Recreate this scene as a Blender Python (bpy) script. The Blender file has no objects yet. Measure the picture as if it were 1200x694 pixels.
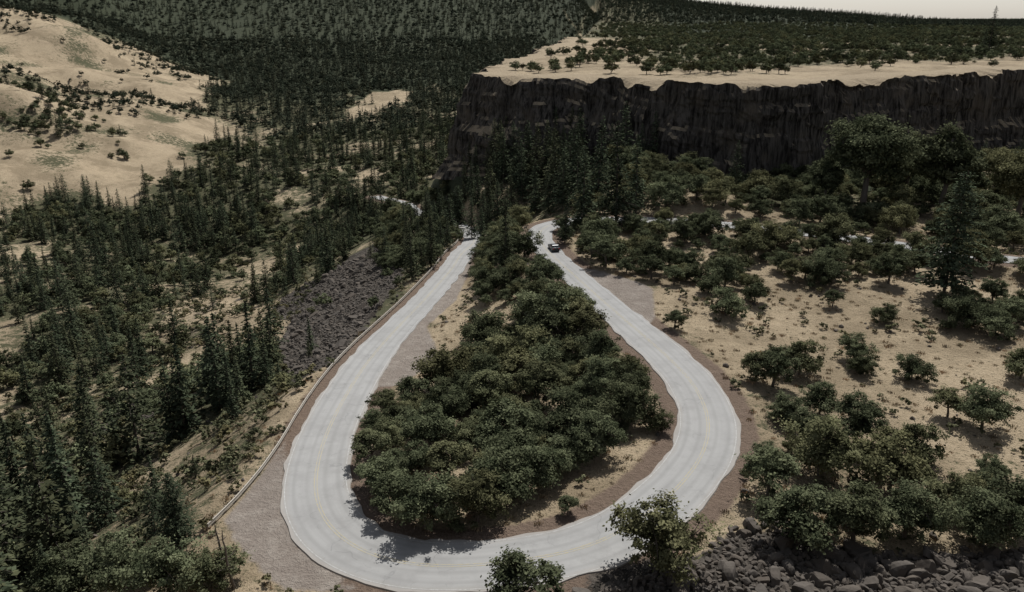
import bpy, bmesh, math, random
import numpy as np
from mathutils import Vector
rng=np.random.default_rng(7); random.seed(7)
scene=bpy.context.scene
# ------------------------------------------------------------ camera constants
CH=54.0; F=933.0; PITCH=math.atan(327/933); CP,SP=math.cos(PITCH),math.sin(PITCH)
# ------------------------------------------------------------ noise helpers
def _h(ix,iy,seed):
    h=(ix*374761393+iy*668265263+seed*1442695)&0xffffffff
    h=((h^(h>>13))*1274126177)&0xffffffff
    h=h^(h>>16)
    return (h&0xffff)/32767.5-1.0
def vn(x,y,seed=0):
    x=np.asarray(x,float);y=np.asarray(y,float)
    ix=np.floor(x).astype(np.int64);iy=np.floor(y).astype(np.int64)
    fx=x-ix;fy=y-iy;fx=fx*fx*(3-2*fx);fy=fy*fy*(3-2*fy)
    a=_h(ix,iy,seed);b=_h(ix+1,iy,seed);c=_h(ix,iy+1,seed);d=_h(ix+1,iy+1,seed)
    return (a*(1-fx)+b*fx)*(1-fy)+(c*(1-fx)+d*fx)*fy
def fbm(x,y,o=4,seed=0):
    s=0;a=1;t=0
    for i in range(o):
        s=s+a*vn(x*2**i+17.3*i,y*2**i-9.1*i,seed+i*13);t+=a;a*=.5
    return s/t*1.4
def ss(a,b,x):
    t=np.clip((x-a)/(b-a),0,1);return t*t*(3-2*t)
def inpoly(x,y,poly):
    r=np.zeros(np.shape(x),bool);n=len(poly)
    for i in range(n):
        x1,y1=poly[i][:2];x2,y2=poly[(i+1)%n][:2]
        if y1==y2: continue
        c=((y1>y)!=(y2>y))&(x<(x2-x1)*(y-y1)/(y2-y1)+x1)
        r^=c
    return r
def segdist(x,y,pl,closed=False):
    d=np.full(np.shape(x),1e18)
    n=len(pl)
    for i in range(n if closed else n-1):
        x1,y1=pl[i][:2];x2,y2=pl[(i+1)%n][:2]
        dx,dy=x2-x1,y2-y1
        t=np.clip(((x-x1)*dx+(y-y1)*dy)/(dx*dx+dy*dy+1e-9),0,1)
        d=np.minimum(d,(x-x1-t*dx)**2+(y-y1-t*dy)**2)
    return np.sqrt(d)
def sight(u,v,z):
    xc=(u-600)/F;yc=(347-v)/F
    t=(CH-z)/(SP-yc*CP)
    return (xc*t,(CP+yc*SP)*t,z)
# ------------------------------------------------------------ road centre line
RP=[(541,297,-8),(531,313,-7.5),(515,332,-7),(494,355,-6.2),(470,380,-5.5),(446,406,-4.6),(424,434,-3.8),(403,468,-2.8),(385,503,-1.8),(373,540,-1),(370,578,-.4),(385,615,0),(424,645,.2),(480,661,.3),(545,663,.4),(615,656,.5),(690,640,.6),(752,607,.7),(800,565,.8),(826,525,.9),(829,487,1),(812,450,1.1),(784,420,1.2),(757,396,1.3),(728,371,1.5),(700,347,1.6),(672,322,1.8),(648,300,2),(634,284,2),(632,273,2.1),(642,265,2.2),(665,260,2.4),(700,258,2.6),(770,258,2.8),(880,266,3),(1000,280,3),(1150,300,3),(1300,318,3)]
pts=[(-72,412,-35),(-52,374,-30),(-43,342,-26),(-32,308,-21),(-20,277,-16),(-13,247,-11.6),(-11.5,229,-9.4)]+[sight(*p) for p in RP]
P=np.array(pts)
def catmull(P,n=14):
    Q=np.vstack([2*P[0]-P[1],P,2*P[-1]-P[-2]]);o=[]
    for i in range(1,len(Q)-2):
        for k in range(n):
            t=k/n;a,b,c,d=Q[i-1],Q[i],Q[i+1],Q[i+2]
            o.append(.5*((2*b)+(-a+c)*t+(2*a-5*b+4*c-d)*t*t+(-a+3*b-3*c+d)*t**3))
    o.append(Q[-2]);return np.array(o)
R=catmull(P)
seg=np.r_[0,np.cumsum(np.linalg.norm(np.diff(R[:,:2],axis=0),axis=1))]
NR=int(seg[-1]);S=np.linspace(0,seg[-1],NR)
R=np.array([np.interp(S,seg,R[:,k]) for k in range(3)]).T
def smooth(a,w):
    k=np.hanning(w+2)[1:-1];k/=k.sum();p=w//2
    return np.convolve(np.pad(a,p,mode='edge'),k,'valid')
R[:,0]=smooth(R[:,0],11);R[:,1]=smooth(R[:,1],11);R[:,2]=smooth(R[:,2],41)
HW=4.15-.95*ss(115,165,R[:,1])
T=np.gradient(R[:,:2],axis=0);T/=np.linalg.norm(T,axis=1)[:,None]
Nn=np.c_[-T[:,1],T[:,0]]
# ------------------------------------------------------------ cliff line
C=[(6000,700),(900,430),(450,395),(300,375),(216,349),(165,315),(119,290),(98,268),(80,258),(68,262),(56,269),(45,285),(31,300),(14,306),(-4,316),(-12,335),(-12,360),(0,420),(28,600),(62,900),(150,1500),(300,3000)]
CPOLY=C+[(400,9000),(6500,9000)]
arm=(R[:,1]<235)&(R[:,1]>86)&(S<seg[-1]*.5)&(R[:,0]<0)
ay=R[arm,1];ax=R[arm,0]-HW[arm]-3.2
o=np.argsort(ay);ay=ay[o];ax=ax[o]
RY=np.r_[0,55,76,ay,262,300,350,420,600,900,3000];RX=np.r_[-52,-44,-38,ax,-26,-36,-44,-34,0,40,285]
def rimx(y): return np.interp(y,RY,RX)
def roadnear(x,y):
    shp=np.shape(x);x=np.ravel(x);y=np.ravel(y)
    D=np.full(x.shape,999.);Z=np.zeros(x.shape);W=np.full(x.shape,4.);I=np.zeros(x.shape)
    near=np.where((x>-230)&(x<330)&(y>-30)&(y<500))[0]
    for k in range(0,len(near),8000):
        ii=near[k:k+8000]
        d2=(x[ii,None]-R[None,:,0])**2+(y[ii,None]-R[None,:,1])**2
        j=d2.argmin(1);D[ii]=np.sqrt(d2[np.arange(len(ii)),j]);Z[ii]=R[j,2];W[ii]=HW[j]
        w=1/(d2[:,::4]+9)**1.5
        I[ii]=(w*R[None,::4,2]).sum(1)/w.sum(1)
    return [a.reshape(shp) for a in (D,Z,W,I)]
HLY=[0,410,550,773,930,1250,2000];HLX=[-520,-268,-222,-262,-318,-520,-700]
def cliff_sd(x,y):
    d=segdist(x,y,C);return np.where(inpoly(x,y,CPOLY),d,-d)
def far_rise(x,y):
    return ss(900,2600,y)*np.clip((980-x+90*fbm(x/500,y/900,2,88))*.125,0,190)+ss(3000,5200,y)*60*ss(900,-200,x)
def plateau_z(x,y):
    return 33+.0035*np.clip(y-300,0,700)+fbm(x/45,y/45,3,5)*1.5+fbm(x/260,y/260,2,55)*3*ss(400,700,y)+far_rise(x,y)
def lower_z(x,y,I,sd):
    s=rimx(y)-x
    sp=np.clip(s,0,None)
    q=ss(330,440,y)
    z=I*ss(220,60,np.abs(s))*(1-q)-28*q
    z=z-(54-28*q)*(1-np.exp(-sp/90))+.062*np.clip(y-400,0,1300)*ss(-20,60,s)
    d=np.interp(y,HLY,HLX)-x
    z=z+np.minimum(.31*np.clip(d,0,None),120)+fbm(x/95,y/95,4,3)*(17*ss(-10,150,d)+5)*ss(25,90,sp)
    z=z+fbm(x/22,y/22,3,9)*1.5*ss(5,40,sp)
    z=z+fbm(x/30,y/30,3,21)*.9*ss(0,10,-s)
    z=z+(3+14*ss(75,30,x))*(1-ss(5,70,-sd))*ss(-12,14,-s)*ss(170,230,y)
    z=z+np.clip(.8*(62-y),0,47)
    z=z+far_rise(x,y)
    return z
def height(x,y,full=False):
    x=np.asarray(x,float);y=np.asarray(y,float)
    D,Z,W,I=roadnear(x,y);sd=cliff_sd(x,y)
    lo=lower_z(x,y,I,sd)
    k=1-ss(W+1.2,W+9,D)
    lo=lo*(1-k)+(Z-.14)*k
    hi=plateau_z(x,y);f=ss(5,11,sd)
    z=lo*(1-f)+hi*f
    if full: return z,D,W,sd
    return z
def ground(u,v):
    """march a line of sight to the terrain"""
    xc=(u-600)/F;yc=(347-v)/F
    t=np.concatenate([np.arange(20,420,.5),np.geomspace(420,3500,700)])
    X=xc*t;Y=(CP+yc*SP)*t;Zr=CH-(SP-yc*CP)*t
    h=height(X,Y);w=Zr<h
    i=int(np.argmax(w)) if w.any() else len(t)-1
    return (X[i],Y[i],h[i])
def gpoly(l): return [ground(*p) for p in l]
# ------------------------------------------------------------ node helpers
def newmat(name):
    m=bpy.data.materials.new(name);m.use_nodes=True;nt=m.node_tree;nt.nodes.clear()
    out=nt.nodes.new('ShaderNodeOutputMaterial')
    return m,nt,out
class NB:
    def __init__(s,nt): s.nt=nt
    def n(s,t,**k):
        nd=s.nt.nodes.new(t)
        for a,b in k.items(): setattr(nd,a,b)
        return nd
    def l(s,a,b): s.nt.links.new(a,b)
    def setin(s,sock,v):
        if hasattr(v,'is_output'): s.l(v,sock)
        else: sock.default_value=v
    def math(s,op,a,b=0,c=None,clamp=False):
        nd=s.n('ShaderNodeMath',operation=op,use_clamp=clamp);s.setin(nd.inputs[0],a);s.setin(nd.inputs[1],b)
        if c is not None: s.setin(nd.inputs[2],c)
        return nd.outputs[0]
    def mix(s,f,a,b,mode='MIX'):
        nd=s.n('ShaderNodeMix',data_type='RGBA',blend_type=mode)
        s.setin(nd.inputs[0],f)
        for k,v in ((6,a),(7,b)):
            if isinstance(v,tuple) and len(v)==3: v=v+(1,)
            s.setin(nd.inputs[k],v)
        return nd.outputs[2]
    def noise(s,vec,scale,detail=4,rough=.6,w=0):
        nd=s.n('ShaderNodeTexNoise');nd.inputs['Scale'].default_value=scale;nd.inputs['Detail'].default_value=detail
        nd.inputs['Roughness'].default_value=rough
        if vec is not None:s.l(vec,nd.inputs['Vector'])
        return nd.outputs['Fac']
    def ramp(s,f,a,b):
        nd=s.n('ShaderNodeMapRange',interpolation_type='SMOOTHSTEP');s.setin(nd.inputs[0],f)
        nd.inputs[1].default_value=a;nd.inputs[2].default_value=b;return nd.outputs[0]
    def scalev(s,vec,sc):
        nd=s.n('ShaderNodeVectorMath',operation='MULTIPLY');s.l(vec,nd.inputs[0]);nd.inputs[1].default_value=sc;return nd.outputs[0]
def bsdf(b,out,col,rough=.9,bump=None,bs=.5,bd=.1,spec=.2):
    p=b.n('ShaderNodeBsdfPrincipled');b.setin(p.inputs['Base Color'],col if not isinstance(col,tuple) else col+(1,))
    b.setin(p.inputs['Roughness'],rough);p.inputs['Specular IOR Level'].default_value=spec
    if bump is not None:
        bn=b.n('ShaderNodeBump');bn.inputs['Strength'].default_value=bs;bn.inputs['Distance'].default_value=bd
        b.l(bump,bn.inputs['Height']);b.l(bn.outputs[0],p.inputs['Normal'])
    b.l(p.outputs[0],out.inputs[0]);return p
# ground
def mat_ground():
    m,nt,out=newmat('ground_mat');b=NB(nt)
    pos=b.n('ShaderNodeNewGeometry').outputs['Position']
    a1=b.n('ShaderNodeAttribute',attribute_name='mask').outputs['Color']
    a2=b.n('ShaderNodeAttribute',attribute_name='mask2').outputs['Color']
    s1=b.n('ShaderNodeSeparateColor');b.l(a1,s1.inputs[0]);s2=b.n('ShaderNodeSeparateColor');b.l(a2,s2.inputs[0])
    nb=b.noise(pos,.035,6,.7);nm=b.noise(pos,.4,6,.75);nf=b.noise(pos,2.2,4,.7);nff=b.noise(pos,7,3,.7)
    jit=b.math('ADD',b.math('MULTIPLY',b.math('SUBTRACT',nm,.5),1.5),b.math('MULTIPLY',b.math('SUBTRACT',nf,.5),.9))
    def msk(s,k=1.0,lo=.4,hi=.6):
        return b.ramp(b.math('ADD',s,b.math('MULTIPLY',jit,k)),lo,hi)
    brush=b.mix(nf,(.038,.045,.024),(.125,.116,.066))
    brush=b.mix(b.ramp(nm,.5,.75),brush,(.19,.155,.10))
    gold=b.mix(nm,(.27,.205,.13),(.51,.415,.29))
    gold=b.mix(b.ramp(nb,.42,.60),gold,b.mix(nf,(.16,.126,.08),(.36,.282,.19)))
    gold=b.mix(b.ramp(nf,.54,.67),gold,(.125,.108,.066))
    gold=b.mix(b.math('MULTIPLY',b.ramp(nff,.52,.72),.5),gold,(.12,.105,.065))
    c=b.mix(msk(s1.outputs[0]),brush,gold)
    dirt=b.mix(nf,(.10,.073,.055),(.23,.17,.13))
    c=b.mix(msk(s2.outputs[0],.5,.35,.65),c,dirt)
    grav=b.mix(nff,(.18,.15,.128),(.28,.24,.205))
    grav=b.mix(b.ramp(nm,.4,.7),grav,(.31,.272,.235))
    c=b.mix(msk(s1.outputs[1],.35,.35,.65),c,grav)
    vo=b.n('ShaderNodeTexVoronoi');vo.inputs['Scale'].default_value=1.3;b.l(pos,vo.inputs['Vector'])
    vc=b.n('ShaderNodeSeparateColor');b.l(vo.outputs['Color'],vc.inputs[0])
    scr=b.mix(vc.outputs[0],(.028,.025,.021),(.12,.104,.088))
    c=b.mix(msk(s1.outputs[2],.5,.4,.6),c,scr)
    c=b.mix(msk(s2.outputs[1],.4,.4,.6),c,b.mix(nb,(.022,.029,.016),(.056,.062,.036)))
    bump=b.math('ADD',b.math('MULTIPLY',nm,1.5),b.math('ADD',nf,b.math('MULTIPLY',nff,.4)))
    bsdf(b,out,c,.95,bump,.9,.5,.1);return m
def mat_asphalt():
    m,nt,out=newmat('asphalt_mat');b=NB(nt)
    uv=b.n('ShaderNodeUVMap',uv_map='UVMap').outputs[0]
    pos=b.n('ShaderNodeNewGeometry').outputs['Position']
    st=b.noise(b.scalev(uv,(1.3,.03,1)),1,4,.6);pt=b.noise(pos,.25,5,.7);fn=b.noise(pos,9,3,.8)
    c=b.mix(st,(.25,.247,.24),(.37,.366,.355))
    c=b.mix(b.math('MULTIPLY',b.ramp(pt,.4,.66),.65),c,(.235,.231,.224))
    c=b.mix(b.math('MULTIPLY',fn,.35),c,(.20,.197,.19))
    sx=b.n('ShaderNodeSeparateXYZ');b.l(uv,sx.inputs[0])
    wp=b.math('ABSOLUTE',b.math('SUBTRACT',b.math('ABSOLUTE',b.math('SUBTRACT',b.math('ABSOLUTE',sx.outputs[0]),1.9)),.8))
    c=b.mix(b.math('MULTIPLY',b.ramp(wp,.45,0),.38),c,(.20,.197,.19))
    wv=b.n('ShaderNodeVectorMath',operation='ADD');b.l(b.scalev(pos,(.12,.12,.12)),wv.inputs[0])
    nn=b.n('ShaderNodeTexNoise');nn.inputs['Scale'].default_value=.35;b.l(pos,nn.inputs['Vector']);b.l(b.scalev(nn.outputs['Color'],(.5,.5,.5)),wv.inputs[1])
    vo=b.n('ShaderNodeTexVoronoi',feature='DISTANCE_TO_EDGE');vo.inputs['Scale'].default_value=1;b.l(wv.outputs[0],vo.inputs['Vector'])
    c=b.mix(b.math('MULTIPLY',b.math('MULTIPLY',b.ramp(vo.outputs['Distance'],.012,.003),b.ramp(pt,.45,.6)),.35),c,(.14,.14,.14))
    c=b.mix(b.math('MULTIPLY',b.ramp(b.math('ABSOLUTE',sx.outputs[0]),3.0,4.5),.5),c,(.27,.228,.185))
    bsdf(b,out,c,.85,fn,.25,.02,.3);return m
def mat_paint(name,col,wear,base=(.30,.295,.28)):
    m,nt,out=newmat(name);b=NB(nt);pos=b.n('ShaderNodeNewGeometry').outputs['Position']
    n=b.noise(pos,2.5,5,.75)
    c=b.mix(b.ramp(n,wear-.15,wear+.15),base,col)
    bsdf(b,out,c,.8);return m
def mat_leaf(name,dark,light,trans=.22,vmin=.6,vr=.6):
    m,nt,out=newmat(name);b=NB(nt)
    at=b.n('ShaderNodeAttribute',attribute_name='tone').outputs['Fac']
    rnd=b.n('ShaderNodeObjectInfo').outputs['Random']
    c=b.mix(at,dark,light)
    c=b.mix(b.math('MULTIPLY',b.ramp(rnd,.45,1),.6),c,b.mix(at,tuple(x*k for x,k in zip(dark,(1.9,1.4,1.2))),tuple(x*k for x,k in zip(light,(1.4,1.15,1.0)))))
    h=b.n('ShaderNodeHueSaturation');h.inputs['Saturation'].default_value=.95;b.l(c,h.inputs['Color']);b.l(b.math('ADD',vmin,b.math('MULTIPLY',b.math('FRACT',b.math('MULTIPLY',rnd,7.13)),vr)),h.inputs['Value'])
    c=h.outputs[0]
    p=b.n('ShaderNodeBsdfDiffuse');b.l(c,p.inputs[0])
    if trans<=0: b.l(p.outputs[0],out.inputs[0]);return m
    t=b.n('ShaderNodeBsdfTranslucent');b.l(c,t.inputs[0]);mx=b.n('ShaderNodeMixShader');mx.inputs[0].default_value=trans
    b.l(p.outputs[0],mx.inputs[1]);b.l(t.outputs[0],mx.inputs[2]);b.l(mx.outputs[0],out.inputs[0]);return m
def mat_bark():
    m,nt,out=newmat('bark_mat');b=NB(nt);tc=b.n('ShaderNodeTexCoord').outputs['Object']
    n=b.noise(b.scalev(tc,(6,6,1.2)),1,4,.7)
    bsdf(b,out,b.mix(n,(.06,.05,.04),(.2,.17,.145)),.95,n,.8,.05);return m
def mat_rock():
    m,nt,out=newmat('rock_mat');b=NB(nt);tc=b.n('ShaderNodeTexCoord').outputs['Object']
    rnd=b.n('ShaderNodeObjectInfo').outputs['Random']
    n=b.noise(tc,3,5,.7)
    c=b.mix(n,(.035,.031,.027),(.155,.137,.12));c=b.mix(b.math('MULTIPLY',rnd,.5),c,(.12,.098,.078))
    bsdf(b,out,c,.95,n,.6,.08,.1);return m
def mat_cliff():
    m,nt,out=newmat('basalt_mat');b=NB(nt)
    g=b.n('ShaderNodeNewGeometry');pos=g.outputs['Position'];nz=b.n('ShaderNodeSeparateXYZ');b.l(g.outputs['True Normal'],nz.inputs[0])
    st=b.noise(b.scalev(pos,(.8,.8,.1)),1,6,.7);pt=b.noise(pos,.12,4,.6);nf=b.noise(pos,2,4,.7)
    c=b.mix(b.ramp(st,.35,.65),(.018,.016,.0145),(.115,.102,.09));c=b.mix(b.math('MULTIPLY',b.ramp(pt,.5,.7),.5),c,(.14,.115,.09))
    c=b.mix(b.ramp(nz.outputs[2],.55,.8),c,b.mix(nf,(.18,.142,.095),(.46,.375,.265)))
    hb=b.math('ADD',st,b.math('MULTIPLY',nf,.4))
    bsdf(b,out,c,.95,hb,1,.8,.05);return m
def mat_simple(name,c1,c2,sc,rough=.7,spec=.3):
    m,nt,out=newmat(name);b=NB(nt);pos=b.n('ShaderNodeTexCoord').outputs['Object']
    n=b.noise(pos,sc,4,.7);bsdf(b,out,b.mix(n,c1,c2),rough,n,.3,.02,spec);return m
MG=mat_ground();MA=mat_asphalt();MB=mat_bark();MR=mat_rock();MC=mat_cliff()
MY=mat_paint('yellow_line_mat',(.37,.32,.2),.5);MW=mat_paint('white_line_mat',(.44,.44,.43),.55)
ML_OAK=mat_leaf('oak_leaf_mat',(.034,.044,.023),(.180,.196,.108),.2)
ML_CON=mat_leaf('needle_mat',(.018,.027,.017),(.086,.103,.060),0)
ML_SHR=mat_leaf('shrub_leaf_mat',(.055,.06,.032),(.18,.18,.10),0)
ML_WOOD=mat_leaf('woodland_leaf_mat',(.034,.044,.023),(.160,.176,.096),0,.5,.8)
ML_FAR=mat_leaf('far_needle_haze_mat',(.027,.036,.026),(.084,.098,.064),0)  # lighter, bluer tint paints distance haze into the far foliage colour
MGR=mat_leaf('dry_grass_mat',(.17,.135,.085),(.46,.37,.25),0)
# ------------------------------------------------------------ mesh helpers
def mkmesh(name,V,Q,mats,mi=None,tone=None,smooth_=False):
    me=bpy.data.meshes.new(name);V=np.asarray(V,np.float32);Q=np.asarray(Q,np.int32)
    me.vertices.add(len(V));me.vertices.foreach_set('co',V.ravel())
    k=Q.shape[1];me.loops.add(Q.size);me.loops.foreach_set('vertex_index',Q.ravel())
    me.polygons.add(len(Q));me.polygons.foreach_set('loop_start',np.arange(0,Q.size,k,dtype=np.int32))
    me.polygons.foreach_set('loop_total',np.full(len(Q),k,np.int32))
    for m in mats: me.materials.append(m)
    if mi is not None: me.polygons.foreach_set('material_index',np.asarray(mi,np.int32))
    me.polygons.foreach_set('use_smooth',np.full(len(Q),smooth_))
    if tone is not None:
        a=me.attributes.new('tone','FLOAT','FACE');a.data.foreach_set('value',np.asarray(tone,np.float32))
    me.update(calc_edges=True);return me
def addobj(name,me,coll=None,loc=(0,0,0)):
    ob=bpy.data.objects.new(name,me);ob.location=loc
    (coll or scene.collection).objects.link(ob);return ob
class TB:
    def __init__(s): s.V=[];s.Q=[];s.M=[];s.T=[];s.n=0
    def add(s,V,Q,m,t):
        s.V.append(V);s.Q.append(np.asarray(Q)+s.n);s.M.append(np.full(len(Q),m));s.T.append(np.broadcast_to(t,(len(Q),)));s.n+=len(V)
    def tube(s,pts,rad,k=6):
        pts=np.asarray(pts,float);V=[];Q=[]
        for i,(p,r) in enumerate(zip(pts,rad)):
            d=pts[min(i+1,len(pts)-1)]-pts[max(i-1,0)];d/=np.linalg.norm(d)+1e-9
            a=np.cross(d,[.3,.9,.1]);a/=np.linalg.norm(a);b=np.cross(d,a)
            for j in range(k):
                w=2*math.pi*j/k;V.append(p+r*(math.cos(w)*a+math.sin(w)*b))
        for i in range(len(pts)-1):
            for j in range(k):
                Q.append((i*k+j,i*k+(j+1)%k,(i+1)*k+(j+1)%k,(i+1)*k+j))
        s.add(np.array(V),Q,0,.5)
    def leaves(s,c,nrm,size,tone,asp=.6,tan=None):
        n=len(c)
        nrm=nrm/(np.linalg.norm(nrm,axis=1)[:,None]+1e-9)
        r=rng.normal(size=(n,3)) if tan is None else tan
        a=np.cross(nrm,r);a/=np.linalg.norm(a,axis=1)[:,None]+1e-9;b=np.cross(nrm,a)
        if tan is not None: a,b=b,a
        sz=size[:,None];bb=b*sz*asp;aa=a*sz
        V=np.stack([c+aa,c+bb,c-aa*.9,c-bb],1).reshape(-1,3)
        s.add(V,np.arange(4*n).reshape(n,4),1,tone)
    def mesh(s,name,mats):
        return mkmesh(name,np.vstack(s.V),np.vstack(s.Q),mats,np.concatenate(s.M),np.concatenate(s.T))
def make_oak(name,h=7.,w=8.,nl=9,clumps=70,per=75,ls=.24,mat=None,trunk=True,fill=.2):
    t=TB()
    lobes=[]
    for i in range(nl):
        a=2*math.pi*i/nl+rng.uniform(-.5,.5);r=w*.5*rng.uniform(.3,.72) if i else 0
        z=h*rng.uniform(.38,.66) if i else h*.74
        lobes.append((np.array([math.cos(a)*r,math.sin(a)*r,z]),w*rng.uniform(.14,.24)))
    if trunk:
        lean=rng.normal(0,.3,2)
        base=np.array([[0,0,-.6],[lean[0]*.3,lean[1]*.3,h*.15],[lean[0],lean[1],h*.32]])
        t.tube(base,[h*.04,h*.032,h*.026],7)
        for c,r in lobes:
            m=(base[2]+c)/2+rng.normal(0,.25,3);t.tube([base[2]-[0,0,.2],m,c],[h*.019,h*.012,h*.004],5)
            for k in range(3):
                d=rng.normal(size=3);d/=np.linalg.norm(d);t.tube([c*.6+m*.4,c+d*r*.8],[h*.007,h*.002],4)
    for k in range(clumps):
        c,r=lobes[rng.integers(len(lobes))]
        d=rng.normal(size=3);d[2]=d[2]*.9+.35;d/=np.linalg.norm(d)
        rr=r*(rng.uniform(.8,1.15) if rng.random()>fill else rng.uniform(.3,.8))
        cc=c+d*rr*np.array([1,1,.85])
        if cc[2]<h*.12: cc[2]=h*.12+rng.uniform(0,.4)
        n=int(per*rng.uniform(.5,1.4));cr=w*.06*rng.uniform(.6,1.4)
        p=cc+rng.normal(size=(n,3))*cr*np.array([1,1,.65])*.75
        nr=rng.normal(size=(n,3))*.6+d*.8+np.array([0,.15,.9])
        tn=np.clip(rng.uniform(.1,.9)+rng.normal(0,.14,n),0,1)
        t.leaves(p,nr,ls*rng.uniform(.6,1.3,n),tn)
    return t.mesh(name,[MB,mat or ML_OAK])
def make_conifer(name,h=19.,lmax=3.2,wh=.6,nb=7,per=13,ns=.40,mat=None,bare=.1,droop=.3,broad=.9):
    t=TB()
    lean=rng.normal(0,.25,2)
    zs=np.linspace(-.8,h,7);t.tube([[lean[0]*(z/h),lean[1]*(z/h),z] for z in zs],[max(.03,h*.014*(1-max(z,0)/h)) for z in zs],6)
    z=h*bare
    prof_seed=rng.integers(1000)
    while z<h*.985:
        f=(z-h*bare)/(h*(1-bare))
        L=lmax*(min(1,(f+.12)/.25)**.5)*(1-f)**broad+.15
        L*=1+.3*float(vn(z*.7,.5,int(prof_seed)))
        ph=rng.uniform(0,6.28);k=max(4,int(nb*(1-.35*f)))
        for j in range(k):
            if rng.random()<.12: continue
            a=ph+2*math.pi*j/k+rng.normal(0,.25);l=L*rng.uniform(.55,1.25)
            dx=np.array([math.cos(a),math.sin(a),0])
            up=.25*(f-.3)
            n=max(3,int(per*l/lmax*1.3)+2)
            s=np.sort(rng.uniform(.1,1,n)) 
            c=np.outer(s*l,dx);c[:,2]=z+s*l*up-droop*l*s**2+rng.normal(0,.08,n)
            c[:,0]+=lean[0]*z/h;c[:,1]+=lean[1]*z/h
            wd=(1-s*.6)*l*.22
            side=np.array([-dx[1],dx[0],0]);c+=np.outer(rng.normal(0,1,n)*wd,side)
            nr=np.array([0,0,1])+rng.normal(0,.45,(n,3))+dx*.25
            tn=np.clip(rng.uniform(.15,.75)+rng.normal(0,.18,n)+s*.2,0,1)
            tan=np.tile(dx,(n,1))+rng.normal(0,.4,(n,3))
            t.leaves(c,nr,ns*rng.uniform(.7,1.3,n)*(.6+.4*(1-f)),tn,.5,tan)
            if l>1.2 and rng.random()<.5:
                e=c[-1];t.tube([[lean[0]*z/h,lean[1]*z/h,z],e],[.05,.015],3)
        z+=wh*rng.uniform(.75,1.25)*(1-.35*f)
    return t.mesh(name,[MB,mat or ML_CON])
def make_snag(name,h=9):
    t=TB();zs=np.linspace(-.5,h,8);px=np.cumsum(rng.normal(0,.12,8));py=np.cumsum(rng.normal(0,.12,8))
    pts_=np.c_[px,py,zs];t.tube(pts_,[.2*(1-i/9) for i in range(8)],7)
    for k in range(16):
        j=rng.integers(2,7);a=rng.uniform(0,6.28);l=rng.uniform(.6,1.8)*(1-j/10);b0=pts_[j]
        e=b0+np.array([math.cos(a)*l,math.sin(a)*l,rng.uniform(-.1,.5)]);m_=(b0+e)/2+rng.normal(0,.1,3);t.tube([b0,m_,e],[.05,.035,.012],4)
    return mkmesh(name,np.vstack(t.V),np.vstack(t.Q),[MB])
OAKS=[make_oak('oak_a',7,8.5,10,120,95,.17),make_oak('oak_b',6,7.5,8,100,95,.17),make_oak('oak_c',8,8,11,125,95,.17),make_oak('oak_d',5.2,8,9,100,90,.17),make_oak('oak_e',6.5,6.5,7,90,90,.16)]
BIG=[make_oak('broadleaf_a',15,13,16,280,90,.26),make_oak('broadleaf_b',14,11,14,250,90,.26)]
CONS=[make_conifer('fir_a',20,4.0),make_conifer('fir_b',18,3.3,nb=6),make_conifer('fir_c',22,4.5,bare=.1,droop=.22),make_conifer('fir_d',15,3.4,bare=.04),
      make_conifer('pine_e',20,4.9,wh=.6,nb=8,per=30,ns=.40,bare=.1,droop=.1,broad=.45)]
def protos(cname,meshes):
    c=bpy.data.collections.new(cname)
    for m in meshes: c.objects.link(bpy.data.objects.new(m.name,m))
    return c
COL_CON=protos('conifer_kinds',[make_conifer('forest_fir_%d'%i,18,[3.6,3.0,4.4,3.3,4.8][i],wh=.8,nb=6,per=9,ns=.55,bare=.06,broad=[.9,.9,.8,1,.6][i]) for i in range(5)])
COL_OAK=protos('oak_kinds',[make_oak('woodland_oak_%d'%i,6.5,7.2,8,65,40,.27,mat=ML_WOOD,fill=.15) for i in range(5)])
COL_FAR=protos('far_tree_kinds',[make_conifer('far_fir_%d'%i,13,3.4+.5*(i%2),wh=1.5,nb=6,per=3,ns=1.0,mat=ML_FAR) for i in range(4)]+[make_oak('far_oak_%d'%i,7,10,6,30,14,.7,mat=ML_FAR,trunk=False) for i in range(2)])
COL_SHR=protos('shrub_kinds',[make_oak('shrub_%d'%i,1.3,1.9,5,16,22,.14,mat=ML_SHR,trunk=False) for i in range(4)])
def make_tuft(name):
    t=TB();n=45;c=rng.normal(0,.35,(n,3));c[:,2]=.18
    nr=rng.normal(size=(n,3));nr[:,2]*=.15;t.tube([[0,0,-.1],[0,0,.05]],[.02,.01],3)
    t.leaves(c,nr,rng.uniform(.1,.3,n),rng.uniform(0,1,n),.25,np.tile([0,0,1.],(n,1))+rng.normal(0,.25,(n,3)));return t.mesh(name,[MB,MGR])
COL_TUF=protos('tuft_kinds',[make_tuft('tuft_%d'%i) for i in range(3)])
def make_rock(name,seed):
    bm=bmesh.new();bmesh.ops.create_icosphere(bm,subdivisions=3,radius=.5)
    r=random.Random(seed)
    planes=[(Vector((r.gauss(0,1),r.gauss(0,1),r.gauss(0,1))).normalized(),r.uniform(.22,.42)) for _ in range(13)]
    for v in bm.verts:
        for nrm,d in planes:
            e=v.co.dot(nrm)-d
            if e>0: v.co-=nrm*e
        v.co*=1+r.uniform(-.02,.02)
        v.co.x*=1.25
    me=bpy.data.meshes.new(name);bm.to_mesh(me);bm.free();me.materials.append(MR);return me
ROCKS=[make_rock('rock_%d'%i,i) for i in range(6)]
COL_ROCK=protos('rock_kinds',ROCKS)
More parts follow.
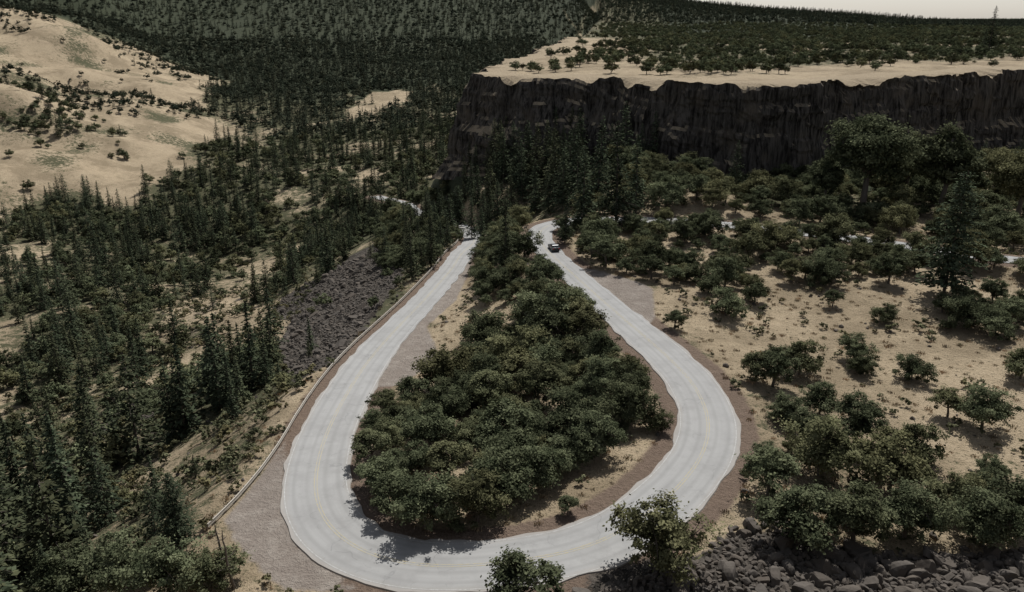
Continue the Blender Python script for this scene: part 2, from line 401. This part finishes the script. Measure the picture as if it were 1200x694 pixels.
def instancer(name,x,y,z,scl,coll,nk):
    n=len(x)
    if n==0:return
    me=bpy.data.meshes.new(name);me.vertices.add(n);me.vertices.foreach_set('co',np.c_[x,y,z].astype(np.float32).ravel())
    a=me.attributes.new('scl','FLOAT','POINT');a.data.foreach_set('value',np.asarray(scl,np.float32))
    a=me.attributes.new('rz','FLOAT','POINT');a.data.foreach_set('value',rng.uniform(0,6.28,n).astype(np.float32))
    a=me.attributes.new('idx','INT','POINT')
    ki=nk if isinstance(nk,np.ndarray) else rng.integers(0,nk,n)
    a.data.foreach_set('value',ki.astype(np.int32))
    ob=addobj(name,me)
    ng=bpy.data.node_groups.new(name+'_scatter','GeometryNodeTree')
    ng.interface.new_socket('Geometry',in_out='INPUT',socket_type='NodeSocketGeometry')
    ng.interface.new_socket('Geometry',in_out='OUTPUT',socket_type='NodeSocketGeometry')
    N=ng.nodes;L=ng.links;gi=N.new('NodeGroupInput');go=N.new('NodeGroupOutput');ip=N.new('GeometryNodeInstanceOnPoints')
    ci=N.new('GeometryNodeCollectionInfo');ci.inputs[0].default_value=coll;ci.inputs[1].default_value=True;ci.inputs[2].default_value=True
    def na(nm,dt):
        k=N.new('GeometryNodeInputNamedAttribute');k.data_type=dt;k.inputs[0].default_value=nm;return k.outputs[0]
    cx=N.new('ShaderNodeCombineXYZ');L.new(na('rz','FLOAT'),cx.inputs[2])
    L.new(gi.outputs[0],ip.inputs['Points']);L.new(ci.outputs[0],ip.inputs['Instance']);ip.inputs['Pick Instance'].default_value=True
    L.new(na('idx','INT'),ip.inputs['Instance Index']);L.new(cx.outputs[0],ip.inputs['Rotation']);L.new(na('scl','FLOAT'),ip.inputs['Scale'])
    L.new(ip.outputs[0],go.inputs[0])
    md=ob.modifiers.new('scatter','NODES');md.node_group=ng
    return ob
# ------------------------------------------------------------ zones
GRAVEL=[gpoly([(500,383),(535,352),(556,300),(548,298),(475,385),(430,455),(470,452),(515,418)]),
        gpoly([(668,312),(705,318),(765,338),(768,372),(748,392),(700,345)]),
        gpoly([(338,515),(300,565),(262,612),(285,650),(330,694),(420,694),(350,640),(330,590)])]
SCREE=[gpoly([(450,280),(474,318),(440,368),(395,425),(345,452),(322,410),(362,345),(410,300)]),
       gpoly([(690,668),(820,650),(860,625),(930,622),(1000,650),(1110,655),(1260,640),(1260,760),(690,760)])]
BARE=[gpoly([(850,350),(960,330),(1060,345),(1070,370),(1200,385),(1200,500),(1100,470),(1000,455),(950,455),(860,470),(800,400)])]
def pm(x,y,poly,soft=3):
    bx=[p[0] for p in poly];by=[p[1] for p in poly];o=np.zeros(np.shape(x))
    k=(x>min(bx)-8)&(x<max(bx)+8)&(y>min(by)-8)&(y<max(by)+8)
    if k.any():
        xx=x[k];yy=y[k];d=segdist(xx,yy,poly,True);d=np.where(inpoly(xx,yy,poly),d,-d);o[k]=ss(-soft,soft,d)
    return o
def hillmask(x,y):
    d=np.interp(y,HLY,HLX)-x
    return ss(-20,25,d+fbm(x/60,y/60,3,44)*45)*ss(330,400,y)*ss(1150,950,y)
def masks(x,y,D,W,sd):
    s=rimx(y)-x
    right=ss(6,-6,s)*(sd<2)
    hm=hillmask(x,y)
    n1=fbm(x/28,y/28,4,31);n2=fbm(x/90,y/90,3,37)
    left=.335+.46*n1+.26*n2
    left=left-.06*ss(130,90,y)-.06*ss(250,420,y)
    farm=ss(700,1150,y)
    g=left*(1-hm)+hm*(.76+.6*n1)
    g=g*(1-farm*(1-hm))+farm*(1-hm)*(.05+.7*np.clip(fbm(x/130,y/130,3,61)-.5,0,1))
    g=g*(1-right)+right*(.78+.3*n1)
    pl=(sd>=2)
    pg=.92-.5*ss(30,80,sd+25*n1)+.35*n1
    pg=pg*(1-.6*ss(600,1000,y))
    g=np.where(pl,pg,g)
    cl=ss(1,.3,((x+128)/34)**2+((y-790)/100)**2+.9*n1)
    g=np.maximum(g,cl*.7*(~pl))
    return g,right,hm
# ------------------------------------------------------------ terrain sheet
def axis(a,b,st,lo,hi,g=1.042):
    c=list(np.arange(a,b,st));d=st;v=b
    while v<hi: c.append(v);d*=g;v+=d
    c.append(hi);d=st;v=a;pre=[]
    while v>lo: v-=d;d*=g;pre.append(v)
    return np.array(pre[::-1]+c)
gx=axis(-120,190,1.5,-5500,6500,1.035);gy=axis(40,340,1.5,-150,8500,1.035)
GX,GY=np.meshgrid(gx,gy);X=GX.ravel();Y=GY.ravel()
Zt,D,W,sd=height(X,Y,True)
nx,ny=len(gx),len(gy)
ii=np.arange((ny-1)*(nx-1));r=ii//(nx-1);c=ii%(nx-1);v0=r*nx+c
me=mkmesh('terrain',np.c_[X,Y,Zt],np.c_[v0,v0+1,v0+nx+1,v0+nx],[MG],smooth_=True)
g,right,hm=masks(X,Y,D,W,sd)
grav=np.zeros_like(X);scr=np.zeros_like(X)
for p in GRAVEL: grav=np.maximum(grav,pm(X,Y,p,1.5))
for p in SCREE: scr=np.maximum(scr,pm(X,Y,p,3))
scr=np.maximum(scr,ss(60,54,Y))
for p in BARE: g=np.maximum(g,pm(X,Y,p,6)*.85)
sl=ss(8,20,rimx(Y)-X)*ss(110,60,rimx(Y)-X)*ss(120,150,Y)*ss(330,260,Y)
scr=np.maximum(scr,sl*ss(.25,.6,fbm(X/18,Y/30,3,77))*.9)
dirt=ss(4.2,.8,D-W)*.95
under=ss(90,60,-sd)*(sd<5)*right*ss(200,230,Y)
ff=ss(650,1000,Y)*(1-hm)*np.where(sd>0,ss(60,160,sd),1)*(g<.4)
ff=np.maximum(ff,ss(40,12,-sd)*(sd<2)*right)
col=np.c_[np.clip(g-.35*under,0,1),grav,scr,np.ones_like(X)].astype(np.float32)
a=me.attributes.new('mask','FLOAT_COLOR','POINT');a.data.foreach_set('color',col.ravel())
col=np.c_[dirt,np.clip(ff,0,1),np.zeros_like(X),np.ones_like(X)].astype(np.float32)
a=me.attributes.new('mask2','FLOAT_COLOR','POINT');a.data.foreach_set('color',col.ravel())
addobj('terrain',me)
# ------------------------------------------------------------ road
def ribbon(name,offs,dz,mat,skirt=0,parent=None):
    V=[];UV=[];k=len(offs)
    for i in range(NR):
        for j,o_ in enumerate(offs):
            of=o_*HW[i] if skirt else o_(HW[i])
            dzz=-.35 if (skirt and j in(0,k-1)) else dz
            wob=0
            if skirt and j in (0,1,k-2,k-1): wob=.3*float(fbm(i*.35,9. if j>2 else 0.,2,3))
            V.append((R[i,0]+Nn[i,0]*(of+wob),R[i,1]+Nn[i,1]*(of+wob),R[i,2]+dzz));UV.append((of,S[i]))
    Q=[(i*k+j,i*k+j+1,(i+1)*k+j+1,(i+1)*k+j) for i in range(NR-1) for j in range(k-1)]
    UV=np.array(UV,np.float32)
    me=mkmesh(name,V,Q,[mat]);uv=me.uv_layers.new(name='UVMap');uv.data.foreach_set('uv',UV[np.array(Q).ravel()].ravel())
    if me.polygons[3].normal.z<0: me.flip_normals()
    ob=addobj(name,me)
    if parent: ob.parent=parent
    return ob
road=ribbon('road',[-1.04,-1,-.6,-.2,.2,.6,1,1.04],0,MA,skirt=1)
ribbon('centre_line_a',[lambda h:.10,lambda h:.22],.012,MY,parent=road)
ribbon('centre_line_b',[lambda h:-.22,lambda h:-.10],.012,MY,parent=road)
ribbon('edge_line_a',[lambda h:h-.5,lambda h:h-.38],.012,MW,parent=road)
ribbon('edge_line_b',[lambda h:-h+.38,lambda h:-h+.5],.012,MW,parent=road)
# ------------------------------------------------------------ guard rail
def box(bm,c,ax_,ay_,az_,sx,sy,sz):
    vs=[bm.verts.new(Vector(c)+ax_*(sx*i)+ay_*(sy*j)+az_*(sz*k)) for i in(-.5,.5) for j in(-.5,.5) for k in(-.5,.5)]
    for f in((0,1,3,2),(4,6,7,5),(0,4,5,1),(2,3,7,6),(0,2,6,4),(1,5,7,3)): bm.faces.new([vs[q] for q in f])
rl=[ground(*p) for p in [(238,628),(262,606),(298,566),(328,524)]]
rp=[(p[0],p[1]) for p in rl]
arm_i=[i for i in range(NR) if 103<R[i,1]<300 and R[i,0]<0 and S[i]<seg[-1]*.5][::-1]
for i in arm_i[::3]:
    o_=-(HW[i]+1.5) if -Nn[i,0]<0 else HW[i]+1.5
    rp.append((R[i,0]+Nn[i,0]*o_,R[i,1]+Nn[i,1]*o_))
rp=np.array(rp);ls=np.r_[0,np.cumsum(np.linalg.norm(np.diff(rp,axis=0),axis=1))]
q=np.arange(0,ls[-1],2.4);rx=smooth(np.interp(q,ls,rp[:,0]),5);ry=smooth(np.interp(q,ls,rp[:,1]),5);rz=height(rx,ry)
bm=bmesh.new();bp=bmesh.new();up=Vector((0,0,1))
for i in range(len(q)-1):
    a_=Vector((rx[i],ry[i],rz[i]));b_=Vector((rx[i+1],ry[i+1],rz[i+1]));d=(b_-a_);L_=d.length;d.normalize();s_=d.cross(up).normalized();u_=s_.cross(d)
    mid=(a_+b_)/2
    box(bm,mid+up*.72,d,s_,u_,L_,.10,.14);box(bm,mid+up*.55,d,s_,u_,L_,.05,.16);box(bm,mid+up*.38,d,s_,u_,L_,.10,.14)
    box(bp,a_+up*.2-s_*.15,d,s_,up,.2,.18,1.2)
gr=bpy.data.objects.new('guard_rail',None);scene.collection.objects.link(gr)
for b_,nm,mt in((bm,'rail_beam',mat_simple('rail_mat',(.34,.31,.26),(.54,.5,.44),3,.6)),(bp,'rail_posts',mat_simple('post_mat',(.14,.11,.08),(.3,.25,.2),3,.9))):
    bmesh.ops.recalc_face_normals(b_,faces=b_.faces);m_=bpy.data.meshes.new(nm);b_.to_mesh(m_);m_.materials.append(mt);ob=addobj(nm,m_);ob.parent=gr
# ------------------------------------------------------------ car
def make_car():
    par=bpy.data.objects.new('dark_car',None);scene.collection.objects.link(par)
    mp=mat_simple('car_paint_mat',(.012,.013,.016),(.02,.021,.025),2,.3,.5);mg=mat_simple('car_glass_mat',(.02,.025,.03),(.03,.035,.04),2,.08,.6)
    mt=mat_simple('tyre_mat',(.015,.015,.015),(.03,.03,.03),8,.9);ml=mat_simple('tail_lamp_mat',(.3,.01,.01),(.4,.02,.02),2,.3);mc=mat_simple('rim_mat',(.4,.4,.4),(.5,.5,.5),5,.35)
    def prof(nm,pr,hw,mat,taper=.0,bev=.06):
        bm=bmesh.new();L=[bm.verts.new((-hw+(taper if z>1.0 else 0),y,z)) for y,z in pr];Rr=[bm.verts.new((hw-(taper if z>1.0 else 0),y,z)) for y,z in pr]
        n=len(pr);bm.faces.new(L);bm.faces.new(Rr[::-1])
        for i in range(n): bm.faces.new((L[i],Rr[i],Rr[(i+1)%n],L[(i+1)%n]))
        bmesh.ops.recalc_face_normals(bm,faces=bm.faces)
        if bev: bmesh.ops.bevel(bm,geom=list(bm.edges),offset=bev,segments=2,affect='EDGES')
        m_=bpy.data.meshes.new(nm);bm.to_mesh(m_);bm.free();m_.materials.append(mat);ob=addobj(nm,m_);ob.parent=par
    prof('body',[(-2.25,.35),(-2.3,.62),(-2.2,.95),(-1.6,1.0),(1.1,1.0),(2.1,.85),(2.3,.6),(2.25,.35)],.9,mp)
    prof('cabin_glass',[(-1.75,.98),(-1.3,1.40),(.1,1.43),(.95,.99)],.80,mg,.12,.03)
    prof('roof',[(-1.35,1.395),(-1.2,1.46),(.0,1.48),(.15,1.41)],.72,mp,0,.02)
    prof('bumper',[(-2.36,.4),(-2.36,.6),(-2.2,.62),(-2.2,.4)],.86,mp,0,.03)
    for sx in(-.68,.68):
        bm=bmesh.new();box(bm,(sx,-2.27,.78),Vector((1,0,0)),Vector((0,1,0)),Vector((0,0,1)),.3,.1,.14);m_=bpy.data.meshes.new('tail_lamp');bm.to_mesh(m_);m_.materials.append(ml);addobj('tail_lamp',m_).parent=par
    for sx in(-.82,.82):
        for sy in(-1.4,1.4):
            for nm,rr,ww,mm in(('wheel',.34,.24,mt),('hub',.2,.26,mc)):
                bm=bmesh.new();bmesh.ops.create_cone(bm,cap_ends=True,segments=24,radius1=rr,radius2=rr,depth=ww)
                m_=bpy.data.meshes.new(nm);bm.to_mesh(m_);m_.materials.append(mm);ob=addobj(nm,m_,loc=(sx,sy,.34));ob.rotation_euler=(0,math.pi/2,0);ob.parent=par
    x,y,_=sight(648,293,2);j=int(((R[:,0]-x)**2+(R[:,1]-y)**2).argmin());t=T[j];sgn=1 if t[1]>0 else -1
    t=t*sgn;rt=np.array([t[1],-t[0]])
    par.location=(R[j,0]+rt[0]*1.6,R[j,1]+rt[1]*1.6,R[j,2]+.01);par.rotation_euler=(0,0,math.atan2(-t[0],t[1]))
make_car()
# ------------------------------------------------------------ cliff
cl=np.array(C[2:20],float);sl_=np.r_[0,np.cumsum(np.linalg.norm(np.diff(cl,axis=0),axis=1))]
q=np.arange(0,sl_[-1],1.0);cx=smooth(np.interp(q,sl_,cl[:,0]),13);cy=smooth(np.interp(q,sl_,cl[:,1]),13)
tx=np.gradient(cx);ty=np.gradient(cy);ln=np.hypot(tx,ty);ox,oy=-ty/ln,tx/ln
tst=inpoly(cx+ox*8,cy+oy*8,CPOLY).mean()
if tst>.5: ox,oy=-ox,-oy
jit=fbm(q/14,q*0,4,91)*3.6
notch=np.clip(fbm(q/11,q*0+4,3,93)-.2,0,1)
topz=plateau_z(cx,cy)-notch*4.5+.5*fbm(q/3,q*0,2,96);bx_=cx+ox*9;by_=cy+oy*9
botz=height(bx_,by_)-3
corner=ss(45,0,cx)*ss(270,300,cy)
rows=34;V=[]
for j in range(rows+1):
    f=j/rows
    zz=botz+(topz-botz)*f
    batter=(6+11*corner)*(1-f)**(1.4-.3*corner)
    col_=np.abs(((q/2.2+.6*fbm(q/7,zz/60,2,33))%1)-.5)*2
    disp=jit+fbm(q/2.6,zz/40,3,12)*1.5+fbm(q/9,zz/14,3,15)*2.2*(1-.4*f)+.7*col_+1.3*np.round(fbm(q/30,zz/5,2,17)*2)/2
    if j==rows: disp=jit+fbm(q/2.6,zz/40,3,12)*1.1+.5*col_
    of=batter+disp
    V.append(np.c_[cx+ox*of,cy+oy*of,zz])
for inn,dz in((2.5,.25),(6,.3),(10,.3),(14,.18),(17,-1.5)):
    px=cx-ox*inn+ox*jit*max(0,(1-inn/10));py=cy-oy*inn+oy*jit*max(0,(1-inn/10))
    V.append(np.c_[px,py,plateau_z(px,py)+dz-notch*4.5*max(0,1-inn/7)])
n=len(q);V=np.vstack(V);rr=len(V)//n
ii=np.arange((rr-1)*(n-1));r=ii//(n-1);c=ii%(n-1);v0=r*n+c
me=mkmesh('basalt_cliff',V,np.c_[v0,v0+1,v0+n+1,v0+n],[MC])
if me.polygons[(rows+2)*(n-1)+n//2].normal.z<0: me.flip_normals()
addobj('basalt_cliff',me)
# ------------------------------------------------------------ individual trees
placed=[]
def put(kind,me,x,y,s,sx=1.0):
    z=float(height(np.array([x]),np.array([y]))[0])
    ob=addobj(kind,me,loc=(x,y,z-.1));ob.scale=(s*sx,s*sx,s);ob.rotation_euler=(0,0,random.uniform(0,6.28));placed.append((x,y,3.2*s*sx));return ob
LM=[('c',4,1105,347,25),('b',0,1010,245,31),('b',1,1100,250,27),('b',0,1190,262,24),('b',1,965,240,15),('b',1,1060,235,22),('b',0,1165,225,17),
    ('c',0,722,262,27),('c',3,683,262,21),('c',1,592,318,17),('c',1,745,250,22),('c',0,662,285,12),('c',3,627,250,18),('c',1,655,240,22),('c',0,700,235,25),
    ('c',1,612,235,20),('c',2,860,225,16),('c',0,590,215,20),('c',3,575,240,17),('c',1,640,205,20),('c',0,553,280,13),('c',4,537,268,15),('c',1,565,290,12),
    ('o',0,772,668,8.0),('o',1,607,715,6.5),('o',2,905,452,7),('o',1,935,440,6),('o',4,885,448,5.5),('o',0,1000,425,5),('o',3,1068,446,4),('o',3,1130,385,5.5),('o',3,1165,395,4.5),
    ('o',0,1150,505,6.5),('o',4,1110,490,5),('o',1,1195,445,5.5),('o',2,1000,520,7.5),('o',0,960,560,8),('o',1,1040,575,7.5),('o',4,900,580,7),('o',2,1000,640,8),('o',0,1060,630,6.5),('o',1,930,640,7),
    ('o',0,1150,640,6.5),('o',1,1190,620,7),('o',3,1110,600,4.5),('o',4,790,385,4),('o',3,850,370,5),('o',1,885,355,4.5),('o',4,975,360,4),('o',3,1035,378,3.5),('o',3,1010,440,3.5),
    ('c',2,1158,62,27),('c',1,1150,64,15),('o',4,665,603,2.6),('o',3,770,505,3),('o',0,500,620,6.5),('o',4,450,585,6),('o',1,475,607,5.5),('o',4,435,545,5.5),('o',2,560,614,7),('o',0,735,500,6.5),('o',2,700,535,6.5),('o',1,735,455,6),('c',4,210,640,9),
    ('o',1,150,690,6),('o',0,200,700,6),('o',3,250,690,4),('o',2,90,700,7)]
CH_={0:20,1:18,2:22,3:15,4:20};OH_=[7,6,8,5.2,6.5]
for k,i,u,v,h in LM:
    x,y,z=ground(u,v)
    if k=='c': put('conifer_tree',CONS[i],x,y,h/CH_[i],1.1 if i!=4 else 1.0)
    elif k=='b': put('broadleaf_tree',BIG[i],x,y,h/(15 if i==0 else 14),.85)
    else: put('oak_tree',OAKS[i],x,y,h/OH_[i])
for (u,v,h) in ((272,690,7),(262,668,6),(440,262,9)):
    x,y,z=ground(u,v);put('dead_tree',make_snag('dead_tree',h),x,y,1.0)
def scatter_poly(poly_px,kind,dens,hr,mind=.7,clear=1.0,gapt=-.5):
    poly=gpoly(poly_px);bx=[p[0] for p in poly];by=[p[1] for p in poly]
    N_=int((max(bx)-min(bx))*(max(by)-min(by))/16*dens)
    X_=rng.uniform(min(bx),max(bx),N_);Y_=rng.uniform(min(by),max(by),N_)
    k=inpoly(X_,Y_,poly);X_=X_[k];Y_=Y_[k]
    _,D_,W_,s_=height(X_,Y_,True);gap=fbm(X_/9,Y_/9,2,123)
    for x,y,d,w,cs,gp in zip(X_,Y_,D_,W_,s_,gap):
        h=random.uniform(*hr)*(1 if random.random()>.35 else random.uniform(.4,.75));r=.5*h if kind=='o' else 1.9
        if d<w+(r*clear if kind=='o' else 1.6) or cs>-3 or gp<gapt: continue
        if any((x-a)**2+(y-b)**2<(mind*(r+c))**2 for a,b,c in placed): continue
        if kind=='o':
            i=random.randrange(5);put('oak_tree',OAKS[i],x,y,h/OH_[i]);placed[-1]=(x,y,r)
        else:
            i=random.randrange(4);put('conifer_tree',CONS[i],x,y,h/CH_[i],1.15);placed[-1]=(x,y,1.9)
scatter_poly([(425,505),(420,560),(470,612),(540,628),(600,590),(680,560),(768,505),(755,455),(700,400),(665,360),(625,350),(615,395),(560,400),(525,440),(480,470)],'o',9,(4.5,8),.68,.8,-.7)
scatter_poly([(570,300),(560,345),(570,365),(640,350),(660,345),(625,310),(610,290)],'o',5,(4,6.5))
scatter_poly([(665,300),(700,312),(760,330),(830,345),(900,350),(985,335),(1060,340),(1090,300),(1200,330),(1230,350),(1230,325),(1150,312),(1000,284),(880,270),(770,260),(690,262),(655,270)],'o',6,(4,8),.8,.55,-.3)
scatter_poly([(670,253),(770,250),(880,258),(1000,272),(1150,290),(1220,298),(1220,220),(1000,215),(850,212),(700,205)],'o',4,(4.5,9),.82,1,-.35)
scatter_poly([(700,225),(850,230),(1000,228),(1200,230),(1200,205),(1000,200),(850,198),(700,170)],'c',1.5,(9,15),1.3)
scatter_poly([(540,275),(600,262),(640,252),(720,250),(830,240),(810,205),(700,160),(600,150),(535,215)],'c',4,(13,23),1.2)
scatter_poly([(560,300),(600,300),(620,262),(590,250),(545,270)],'o',4,(4,8))
scatter_poly([(480,330),(520,305),(540,280),(545,250),(495,250),(470,275)],'c',4,(8,14),1.3)
scatter_poly([(450,320),(520,310),(540,280),(545,250),(490,235),(440,260)],'o',4,(4,7))
scatter_poly([(1110,400),(1200,380),(1200,350),(1100,360)],'o',4,(4,6))
scatter_poly([(890,510),(960,480),(1080,540),(1100,610),(1080,640),(960,630),(880,600)],'o',5,(4,8.5),.84)
scatter_poly([(1110,560),(1200,560),(1200,630),(1120,630)],'o',5,(4,7.5),.84)
print('trees',len(placed))
# ------------------------------------------------------------ left valley & background vegetation
def grid(x0,x1,y0,y1,sp):
    a,b=np.meshgrid(np.arange(x0,x1,sp),np.arange(y0,y1,sp));a=a.ravel()+rng.uniform(-.5,.5,a.size)*sp;b=b.ravel()+rng.uniform(-.5,.5,b.size)*sp
    k=np.abs(a)<.72*b+40;return a[k],b[k]
x,y=grid(-420,-15,56,430,4.7)
z,D_,W_,sd_=height(x,y,True);g_,r_,hm_=masks(x,y,D_,W_,sd_)
s_=rimx(y)-x
dens=ss(.62,.10,g_)*1.0
scm=pm(x,y,SCREE[0],2)
dens*=1-.95*scm
dens*=1-.8*ss(.25,.6,fbm(x/18,y/30,3,77))*ss(8,20,s_)*ss(110,60,s_)*ss(120,150,y)
ok=(s_>3)&(D_>W_+4.5)&(sd_<-6)&(rng.random(len(x))<dens*.92+.05*(hm_<.5))
low=ss(200,110,y)
cprob=.30+.75*fbm(x/38,y/38,3,51)+.15*low
isc=rng.random(len(x))<cprob
k=ok&isc&(s_>5);n=k.sum()
hs=rng.uniform(.3,1.0,n)**.8*(1+.15*low[k]);hs*=np.where(s_[k]<16,.5,1)
instancer('conifer_forest',x[k],y[k],z[k]-.2,hs,COL_CON,5)
k=ok&~isc;n=k.sum();instancer('oak_woodland',x[k],y[k],z[k]-.2,rng.uniform(.35,1.05,n)*np.where(s_[k]<18,.6,1),COL_OAK,5)
x,y=grid(-1100,60,430,1250,7.0);z,D_,W_,sd_=height(x,y,True);g_,r_,hm_=masks(x,y,D_,W_,sd_)
cl_=ss(-.08,.25,fbm(x/50,y/70,4,71)+.3*fbm(x/12,y/12,2,72))
dens=np.where(hm_>.5,cl_*.85+.025,ss(.62,.25,g_)*.97)
ok=(sd_<-4)&(rng.random(len(x))<dens)&(D_>W_+9)
n=len(x);isc=rng.random(n)<np.where(hm_>.5,.06,.55+.45*fbm(x/80,y/80,2,5))
idx=np.where(isc,rng.integers(0,4,n),rng.integers(4,6,n))
near=y<620
k=ok&~near;instancer('distant_forest',x[k],y[k],z[k]-.3,rng.uniform(.5,1.05,k.sum())*np.where(hm_[k]>.5,.75,1),COL_FAR,idx[k])
k=ok&near&isc;instancer('conifer_forest',x[k],y[k],z[k]-.2,rng.uniform(.45,1.,k.sum()),COL_CON,5)
k=ok&near&~isc;instancer('oak_woodland',x[k],y[k],z[k]-.2,rng.uniform(.5,1.2,k.sum())*np.where(hm_[k]>.5,.9,1),COL_OAK,5)
x,y=grid(-30,1000,250,1250,6.5);z,D_,W_,sd_=height(x,y,True);n=len(x)
cl_=fbm(x/40,y/40,4,81)
dens=ss(20,65,sd_+45*cl_)*(.65+.5*cl_)+.02
k=(sd_>12)&(rng.random(n)<dens)
instancer('plateau_woodland',x[k],y[k],z[k]-.2,rng.uniform(.25,.9,k.sum()),COL_OAK,5)
x,y=grid(-3000,3000,1250,3300,12.5);z,D_,W_,sd_=height(x,y,True);n=len(x)
dens=ss(.95,.4,fbm(x/150,y/200,4,85))
k=rng.random(n)<dens
instancer('far_hill_forest',x[k],y[k],z[k]-.5,rng.uniform(.7,1.15,k.sum()),COL_FAR,6)
# ------------------------------------------------------------ shrubs, tufts, rocks
x,y=grid(-150,210,58,300,1.6);z,D_,W_,sd_=height(x,y,True);n=len(x);s_=rimx(y)-x
gm=np.zeros(n)
for p in GRAVEL: gm=np.maximum(gm,pm(x,y,p,1))
sm=np.zeros(n)
for p in SCREE: sm=np.maximum(sm,pm(x,y,p,2))
cl_=fbm(x/9,y/9,3,95)
base=(D_>W_+1.6)&(gm<.3)&(sd_<-3)
k=base&(sm<.5)&(rng.random(n)<np.where(s_>0,.2,.06)+.32*ss(.15,.7,cl_))
instancer('shrubs',x[k],y[k],z[k],rng.uniform(.25,1.2,k.sum())**1.3*np.where(s_[k]>0,1.5,1),COL_SHR,4)
k=base&(sm<.5)&(s_<12)&(rng.random(n)<.3);instancer('dry_grass',x[k],y[k],z[k],rng.uniform(.4,1.,k.sum()),COL_TUF,3)
k=base&(rng.random(n)<.05);instancer('scattered_rocks',x[k],y[k],z[k],rng.uniform(.2,1.1,k.sum())**1.5,COL_ROCK,6)
x,y=grid(-5,110,40,80,.62);z=height(x,y);k=(pm(x,y,SCREE[1],1.5)>rng.random(len(x)))
k&=roadnear(x,y)[0]>6.5
instancer('talus_boulders',x[k],y[k],z[k],rng.uniform(.4,1.1,k.sum())*(1+1.6*(rng.random(k.sum())<.09)),COL_ROCK,6)
x,y=grid(-95,-15,110,290,1.0);z=height(x,y);s_=rimx(y)-x
pr=np.maximum(pm(x,y,SCREE[0],2),ss(8,20,s_)*ss(.25,.6,fbm(x/18,y/30,3,77))*.7*ss(120,150,y))
k=(pr*.8>rng.random(len(x)))&(roadnear(x,y)[0]>6)
instancer('scree_rocks',x[k],y[k],z[k],rng.uniform(.3,1.1,k.sum())*(1+1.5*(rng.random(k.sum())<.06)),COL_ROCK,6)
# ------------------------------------------------------------ light, sky, camera
el=math.radians(54);az=math.radians(22)
sd3=Vector((math.sin(az)*math.cos(el),math.cos(az)*math.cos(el),math.sin(el)))
L=bpy.data.lights.new('sun','SUN');L.energy=5.0;L.angle=math.radians(.5);L.color=(1,.98,.945)
so=bpy.data.objects.new('sun',L);so.rotation_euler=sd3.to_track_quat('Z','Y').to_euler();so.location=(0,0,200);scene.collection.objects.link(so)
w=bpy.data.worlds.new('World');scene.world=w;w.use_nodes=True;nt=w.node_tree;nt.nodes.clear()
sk=nt.nodes.new('ShaderNodeTexSky');sk.sky_type='NISHITA';sk.sun_disc=False;sk.sun_elevation=el;sk.sun_rotation=az;sk.dust_density=.8;sk.air_density=1;sk.ozone_density=1
hs_=nt.nodes.new('ShaderNodeHueSaturation');hs_.inputs['Saturation'].default_value=.4;nt.links.new(sk.outputs[0],hs_.inputs['Color'])
bg=nt.nodes.new('ShaderNodeBackground');bg.inputs[1].default_value=.085;wo=nt.nodes.new('ShaderNodeOutputWorld')
nt.links.new(hs_.outputs[0],bg.inputs[0]);nt.links.new(bg.outputs[0],wo.inputs[0])
cam=bpy.data.cameras.new('camera');cam.sensor_width=36;cam.lens=28;cam.clip_start=.5;cam.clip_end=20000
co=bpy.data.objects.new('camera',cam);co.location=(0,0,CH);co.rotation_euler=(math.pi/2-PITCH,0,0);scene.collection.objects.link(co);scene.camera=co
scene.view_settings.view_transform='Standard';scene.view_settings.look='None';scene.view_settings.exposure=0
